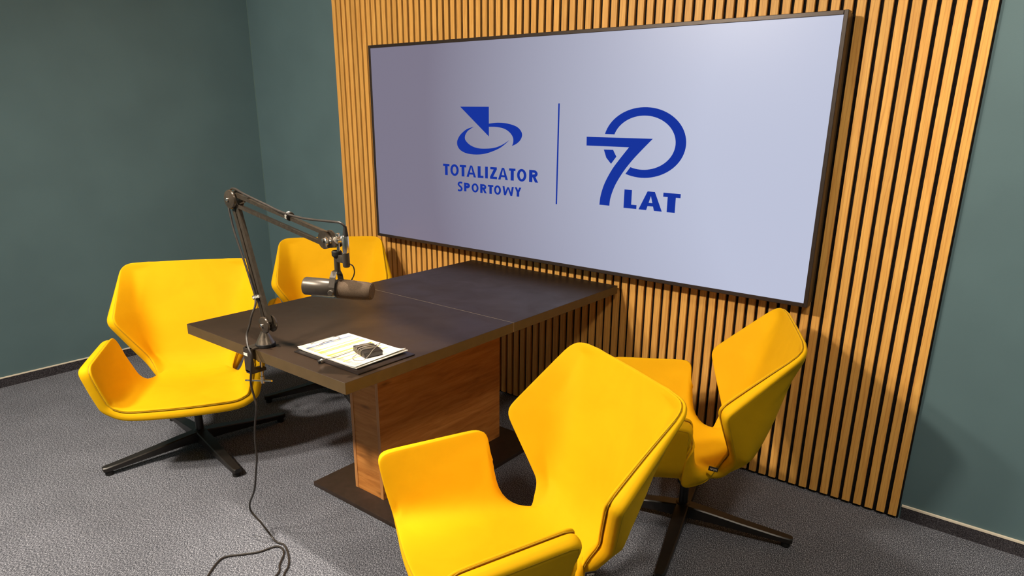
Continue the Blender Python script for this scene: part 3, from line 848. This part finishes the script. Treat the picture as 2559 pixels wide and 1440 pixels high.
# ------------------------------------------------------------------ microphone
mc = Vector((1.9632, -1.545, 1.0103)); max_ = Vector((.880, .476, -.034)).normalized()
mic = empty('broadcast_microphone', tuple(mc))
tag(mic, 'dark grey broadcast microphone with foam windscreen hanging from the boom arm', 'microphone')
Mm = lambda mb, name, m, **k: under(mb.build(name, m, mic, **k), mic)
MA = axisM(mc, max_)
Mm(MB().lathe([(.020, -.102), (.0245, -.1005), (.0262, -.097), (.0262, -.010), (.0250, -.008), (.0250, .004)], MA, 44), 'microphone_body', M_micb)
Mm(MB().lathe([(.024, .002), (.0275, .004), (.0282, .009), (.0278, .047), (.0258, .090), (.0248, .098), (.0228, .102), (.0212, .1015), (.0198, .1035), (.001, .1040)], MA, 44), 'foam_windscreen', M_foam)
Mm(MB().lathe([(.0272, -.001), (.0284, 0), (.0284, .0045), (.0272, .0055)], MA, 44), 'rubber_ring', M_rub)
# base plate strip under the body
side = max_.cross(Vector((0, 0, 1))).normalized(); upv = side.cross(max_).normalized()
Mm(MB().bar(mc-max_*.080-upv*.0268, mc+max_*.012-upv*.0268, .014, .003, tuple(upv)), 'response_plate', M_chr)
# yoke: bent strap over the body with side knobs
yk = MB(); cpt = mc-max_*.0045
prof = [(.0325, -.010), (.0325, .010), (.0240, .036), (.0110, .0500), (-.0110, .0500), (-.0240, .036), (-.0325, .010), (-.0325, -.010)]
v = []; f = []
for a, b in prof:
    for sx in (-.0085, .0085):
        for tn in (0, .0024):
            rr_ = math.hypot(a, b); k = 1+tn/rr_
            v.append(cpt+side*a*k+upv*b*k+max_*sx)
for i in range(len(prof)-1):
    q = i*4; w = q+4
    f += [(q, w, w+2, q+2), (q+1, q+3, w+3, w+1), (q, q+1, w+1, w), (q+2, w+2, w+3, q+3)]
f += [(0, 2, 3, 1), (len(v)-4, len(v)-3, len(v)-1, len(v)-2)]
yoke = Mm(yk.add(v, f), 'yoke', M_micb, smooth=False)
for sg in (1, -1):
    k = MB().lathe([(.008, 0), (.0088, .001), (.0088, .007), (.007, .009)], axisM(cpt+side*sg*.0345-upv*.004, side*sg), 24).build('yoke_knob', M_micb, yoke)
PT = Vector((1.9665, -1.545, 0))
Mm(MB().lathe([(.0085, 1.0605), (.0085, 1.107), (.009, 1.1075)], Matrix.Translation(PT), 24), 'mounting_post', M_micb)
Mm(MB().lathe([(.0100, 1.103), (.0140, 1.108), (.0145, 1.110), (.0145, 1.120), (.0125, 1.122)], Matrix.Translation(PT+Vector((.002, 0, 0))), 30), 'knurled_ring', M_rub)
XP = Vector((2.0085, -1.545, 0))
Mm(MB().lathe([(.0080, 1.080), (.0098, 1.082), (.0100, 1.084), (.0100, 1.121), (.0092, 1.122)], Matrix.Translation(XP), 26).bbox((PT.x, -1.551, 1.090), (XP.x, -1.539, 1.112), .002), 'connector_socket', M_micb)
Mm(MB().tube([(2.016, -1.541, 1.090), (2.027, -1.537, 1.084), (2.024, -1.531, 1.067), (2.010, -1.524, 1.051), (1.996, -1.518, 1.041), (1.985, -1.514, 1.030)], .0018, 8), 'pigtail_cable', M_cable)

# ------------------------------------------------------------------ cable
cable = empty('microphone_cable', (1.6, -1.62, 0))
tag(cable, 'long black cable running along the boom arm and down to a loop on the carpet', 'cable')
up_ = [(2.0136, -1.545, 1.190), (2.0115, -1.548, 1.199), (2.002, -1.553, 1.2055), (1.985, -1.557, 1.2065), (1.9394, -1.560, 1.2052), (1.8652, -1.562, 1.2034), (1.8076, -1.562, 1.2050), (1.7626, -1.562, 1.2092), (1.7189, -1.562, 1.2152), (1.658, -1.562, 1.2280), (1.5952, -1.562, 1.2400), (1.53, -1.560, 1.2525), (1.4931, -1.556, 1.2600), (1.462, -1.553, 1.2590), (1.441, -1.553, 1.2430), (1.434, -1.555, 1.2180), (1.4480, -1.560, 1.1800), (1.4675, -1.564, 1.1275), (1.4905, -1.564, 1.0725), (1.5135, -1.564, 1.0202), (1.5365, -1.565, .9672), (1.5540, -1.566, .9229)]
low = [(1.5650, -1.575, .8950), (1.5640, -1.590, .8650), (1.5600, -1.600, .8300), (1.5585, -1.612, .8000)]
hang = [(1.5850, -1.6265, .7720), (1.6050, -1.630, .7453), (1.5941, -1.630, .6949), (1.5798, -1.628, .6438), (1.5867, -1.625, .593), (1.5921, -1.625, .5587), (1.5726, -1.625, .4977), (1.5606, -1.625, .4331), (1.5578, -1.625, .3626), (1.5446, -1.625, .3135), (1.5183, -1.625, .2254), (1.4674, -1.622, .1446), (1.4630, -1.615, .1051), (1.4900, -1.602, .0700), (1.5060, -1.592, .0400), (1.5160, -1.583, .0150)]
flo = [(1.5350, -1.5835, .0045), (1.5585, -1.585, .0045), (1.5900, -1.579, .0045), (1.6421, -1.5969, .0045), (1.7012, -1.6332, .0045), (1.7325, -1.6706, .0045), (1.790, -1.735, .0045), (1.785, -1.790, .0045), (1.745, -1.770, .0045), (1.7153, -1.6842, .0045), (1.6766, -1.6525, .0045), (1.639, -1.6118, .0045), (1.6042, -1.5953, .0045), (1.575, -1.6035, .0045), (1.5574, -1.6574, .0045), (1.5249, -1.7015, .0045), (1.4917, -1.7448, .0045), (1.5002, -1.7792, .0045), (1.5376, -1.8288, .0045), (1.60, -1.90, .0045), (1.70, -2.05, .0045), (1.9, -2.3, .0045)]
def underc(o): o.matrix_parent_inverse = Matrix.Translation((-1.6, 1.62, 0)); return o
underc(MB().tube(up_+low+hang+flo, .0034, 10, res=6).build('cable_sheath', M_cable, cable))
underc(MB().lathe([(.0082, 1.121), (.0092, 1.123), (.0092, 1.168), (.0080, 1.170)], Matrix.Translation(XP+Vector((.002, 0, 0))), 26).build('connector_shell', M_chr, cable))
underc(MB().lathe([(.0078, 1.168), (.0075, 1.172), (.0050, 1.192), (.0045, 1.196)], Matrix.Translation(XP+Vector((.004, 0, 0))), 22).build('strain_relief', M_rub, cable))

# ------------------------------------------------------------------ clipboard, sheets, transmitter
cb = empty('clipboard', (1.853, -1.42, .75))
tag(cb, 'black clipboard with a wire clip lying on the front corner of the table', 'clipboard')
C_ = lambda mb, name, m, **k: under(mb.build(name, m, cb, **k), cb)
C_(MB().bbox((1.690, -1.531, .7505), (2.012, -1.301, .7545), .0015, 2), 'board', M_board)
C_(MB().bbox((1.692, -1.475, .7545), (1.712, -1.375, .7560), .0005, 1), 'clip_plate', M_chr)
C_(MB().tube([(1.699, -1.475, .766), (1.697, -1.425, .768), (1.699, -1.378, .766), (1.712, -1.370, .7655), (1.724, -1.378, .7650), (1.726, -1.395, .7650), (1.719, -1.410, .7650), (1.719, -1.440, .7650), (1.727, -1.460, .7648), (1.731, -1.476, .7648)], .0013, 8)
   .bar((1.697, -1.472, .767), (1.697, -1.378, .767), .004, .003), 'wire_clip', M_chr)
def sheet(name, x0, x1, y0, y1, z, m, curl, thick=.0006, skew=0.):
    nx, nyy = 24, 16; V = []; F = []
    for lay in (thick, 0):
        for i in range(nx+1):
            for j in range(nyy+1):
                a = i/nx; b = j/nyy
                x = x0+(x1-x0)*a+skew*(b-.5); y = y0+(y1-y0)*b
                # far right corner and near right edge lift a little
                zc = curl*(max(0, a-.84)/.16)**2*(.35+.65*b)+curl*.5*max(0, .12-a)/.12*(1-b)
                V.append((x, y, z+lay+zc))
    n = (nx+1)*(nyy+1); ix = lambda i, j: i*(nyy+1)+j
    for i in range(nx):
        for j in range(nyy):
            F.append((ix(i, j), ix(i+1, j), ix(i+1, j+1), ix(i, j+1)))
            F.append((n+ix(i, j), n+ix(i, j+1), n+ix(i+1, j+1), n+ix(i+1, j)))
    bd = [(i, 0) for i in range(nx)]+[(nx, j) for j in range(nyy)]+[(i, nyy) for i in range(nx, 0, -1)]+[(0, j) for j in range(nyy, 0, -1)]
    for k in range(len(bd)):
        a = ix(*bd[k]); b = ix(*bd[(k+1) % len(bd)]); F.append((a, n+a, n+b, b))
    o = mesh_obj(name, V, F, m, None, True, 40)
    return o
s0 = sheet('paper_sheet', 1.690, 1.984, -1.513, -1.306, .7562, M_paper_b, .005, .0024, .002)
tag(s0, 'white sheets lying under the printed page on the clipboard', 'paper')
s1_ = sheet('printed_page', 1.688, 1.979, -1.515, -1.310, .7600, M_page, .009)
tag(s1_, 'printed page with yellow highlighted rows, topmost on the clipboard', 'paper')
# body pack transmitter with its lead wound round it
wt = empty('wireless_transmitter', (1.905, -1.405, .7613))
tag(wt, 'small black bodypack transmitter wrapped in its thin lead, lying on the printed page', 'transmitter')
wt.rotation_euler = (0, 0, -.28)
MW = Matrix.Rotation(-.28, 4, 'Z')
MB().bbox((-.046, -.031, .001), (.046, .031, .019), .003, 2).build('case', M_pack, wt)
MB().bbox((.030, -.0275, .0035), (.0472, .0275, .0165), .0012, 1).build('battery_door', M_pack, wt)
MB().bbox((-.032, -.012, .0195), (.020, .012, .0215), .0006, 1).build('belt_clip', M_chr, wt)
wl = []
rnd = random.Random(3)
for k in range(7):
    ox = -.026+k*.007+rnd.uniform(-.002, .002); t_ = rnd.uniform(-.012, .012)
    for a in range(12):
        c = 2*PI*a/12
        wl.append((ox+t_*math.sin(c)+.0005*a, .0335*math.copysign(abs(math.cos(c))**.55, math.cos(c)), .0105+.0125*math.copysign(abs(math.sin(c))**.6, math.sin(c))))
wl = [(x, y, max(z, .0003)) for x, y, z in wl]
MB().tube(wl, .0011, 6, res=3).build('wound_lead', M_cable_l, wt)
MB().tube([(-.030, .034, .010), (-.015, .046, .020), (.010, .040, .030), (.030, .020, .028), (.045, .0, .026), (.056, -.022, .012), (.060, -.040, .003), (.045, -.062, .0022), (.020, -.060, .0022), (.005, -.045, .0022), (-.002, -.034, .006), (.000, -.020, .022), (.004, .010, .0245), (.000, .030, .022), (-.020, .040, .016)], .0011, 6).build('loose_lead', M_cable_l, wt)
MB().lathe([(.0045, 0), (.0055, .001), (.0055, .007), (.004, .009)], axisM((.010, .031, .010), (.1, 1, .1)), 16).build('jack_plug', M_chr, wt)
lav = empty('lavalier_microphone', (1.846, -1.5315, .755))
tag(lav, 'tiny clip-on microphone on a thin lead at the near edge of the clipboard', 'microphone')
L_ = lambda mb, name, m, **k: under(mb.build(name, m, lav, **k), lav)
L_(MB().lathe([(.004, 0), (.0052, .001), (.0052, .008), (.0045, .010)], axisM((1.846, -1.534, .7610), (-.25, -.7, -.25)), 18), 'capsule', M_chr)
L_(MB().lathe([(.004, 0), (.0058, .001), (.0058, .006), (.003, .008)], axisM((1.8440, -1.5415, .7585), (-.25, -.7, -.25)), 18), 'foam_tip', M_rub)
L_(MB().tube([(1.847, -1.532, .7622), (1.853, -1.523, .7635), (1.858, -1.505, .7625), (1.857, -1.475, .7622), (1.854, -1.440, .7622), (1.856, -1.415, .7640), (1.864, -1.402, .7680)], .0010, 6), 'thin_lead', M_cable_l)

# ------------------------------------------------------------------ ceiling lamps (the room's lights)
def downlight(name, x, y, energy, size, label, spot=None, target=None, blend=.5, col=(1, .87, .70)):
    t = empty(name, (x, y, CZ))
    tag(t, label, 'ceiling light')
    r = max(size, .06)
    o = MB().lathe([(r*1.0, -.004), (r*1.12, -.004), (r*1.15, -.012), (r*1.15, -.0005)], None, 40)
    o.build('trim_ring', M_white, t)
    MB().lathe([(r*.98, -.006), (r*.98, -.0045)], None, 40).build('diffuser', M_lamp, t)
    if spot:
        L = bpy.data.lights.new(name+'_light', 'SPOT'); L.spot_size = math.radians(spot); L.spot_blend = blend; L.shadow_soft_size = size
    else:
        L = bpy.data.lights.new(name+'_light', 'AREA'); L.shape = 'DISK'; L.size = size*2
    L.energy = energy; L.color = col
    lo = bpy.data.objects.new('lamp_light', L); link(lo, t); lo.location = (0, 0, -.03)
    if target:
        d = Vector(target)-Vector((x, y, CZ-.03)); lo.rotation_euler = d.to_track_quat('-Z', 'Y').to_euler()
    return t
downlight('ceiling_spotlight', 1.4, -3.2, 460, .13, 'round ceiling spotlight behind the camera aimed at the slat wall', 120, (1.7, 0, 1.0), .6)
downlight('ceiling_spotlight', 1.78, -1.75, 260, .03, 'round ceiling spotlight directly over the front end of the table', 33, (1.76, -1.50, .75), 1.0)
downlight('ceiling_lamp', 3.7, -1.9, 28, .16, 'round ceiling lamp over the right side of the room', None, None)
downlight('ceiling_lamp', .7, -3.2, 95, .16, 'round ceiling lamp over the left front of the room', None, None)

downlight('ceiling_spotlight', 4.0, -1.1, 115, .08, 'round ceiling spotlight washing the right end of the back wall', 80, (3.9, 0, 1.7), .9)
W = bpy.data.worlds.new('dim_room'); S.world = W; W.use_nodes = True
W.node_tree.nodes['Background'].inputs['Color'].default_value = (.5, .5, .55, 1)
W.node_tree.nodes['Background'].inputs['Strength'].default_value = .02

# ------------------------------------------------------------------ camera
cd = bpy.data.cameras.new('camera'); cam = bpy.data.objects.new('camera', cd); COL.objects.link(cam)
cam.location = (3.53076, -2.70853, 1.48508)
cam.rotation_euler = (1.276027, -.0173018, .6426386)
cd.sensor_width = 36; cd.lens = 1665.51/2559*36
cd.shift_x = -(1334.33-1279.5)/2559; cd.shift_y = (806.22-719.5)/2559
cd.clip_start = .02
S.camera = cam
S.view_settings.view_transform = 'Standard'; S.view_settings.look = 'None'
S.view_settings.exposure = 0.0; S.view_settings.gamma = 1
S.view_settings.use_curve_mapping = False
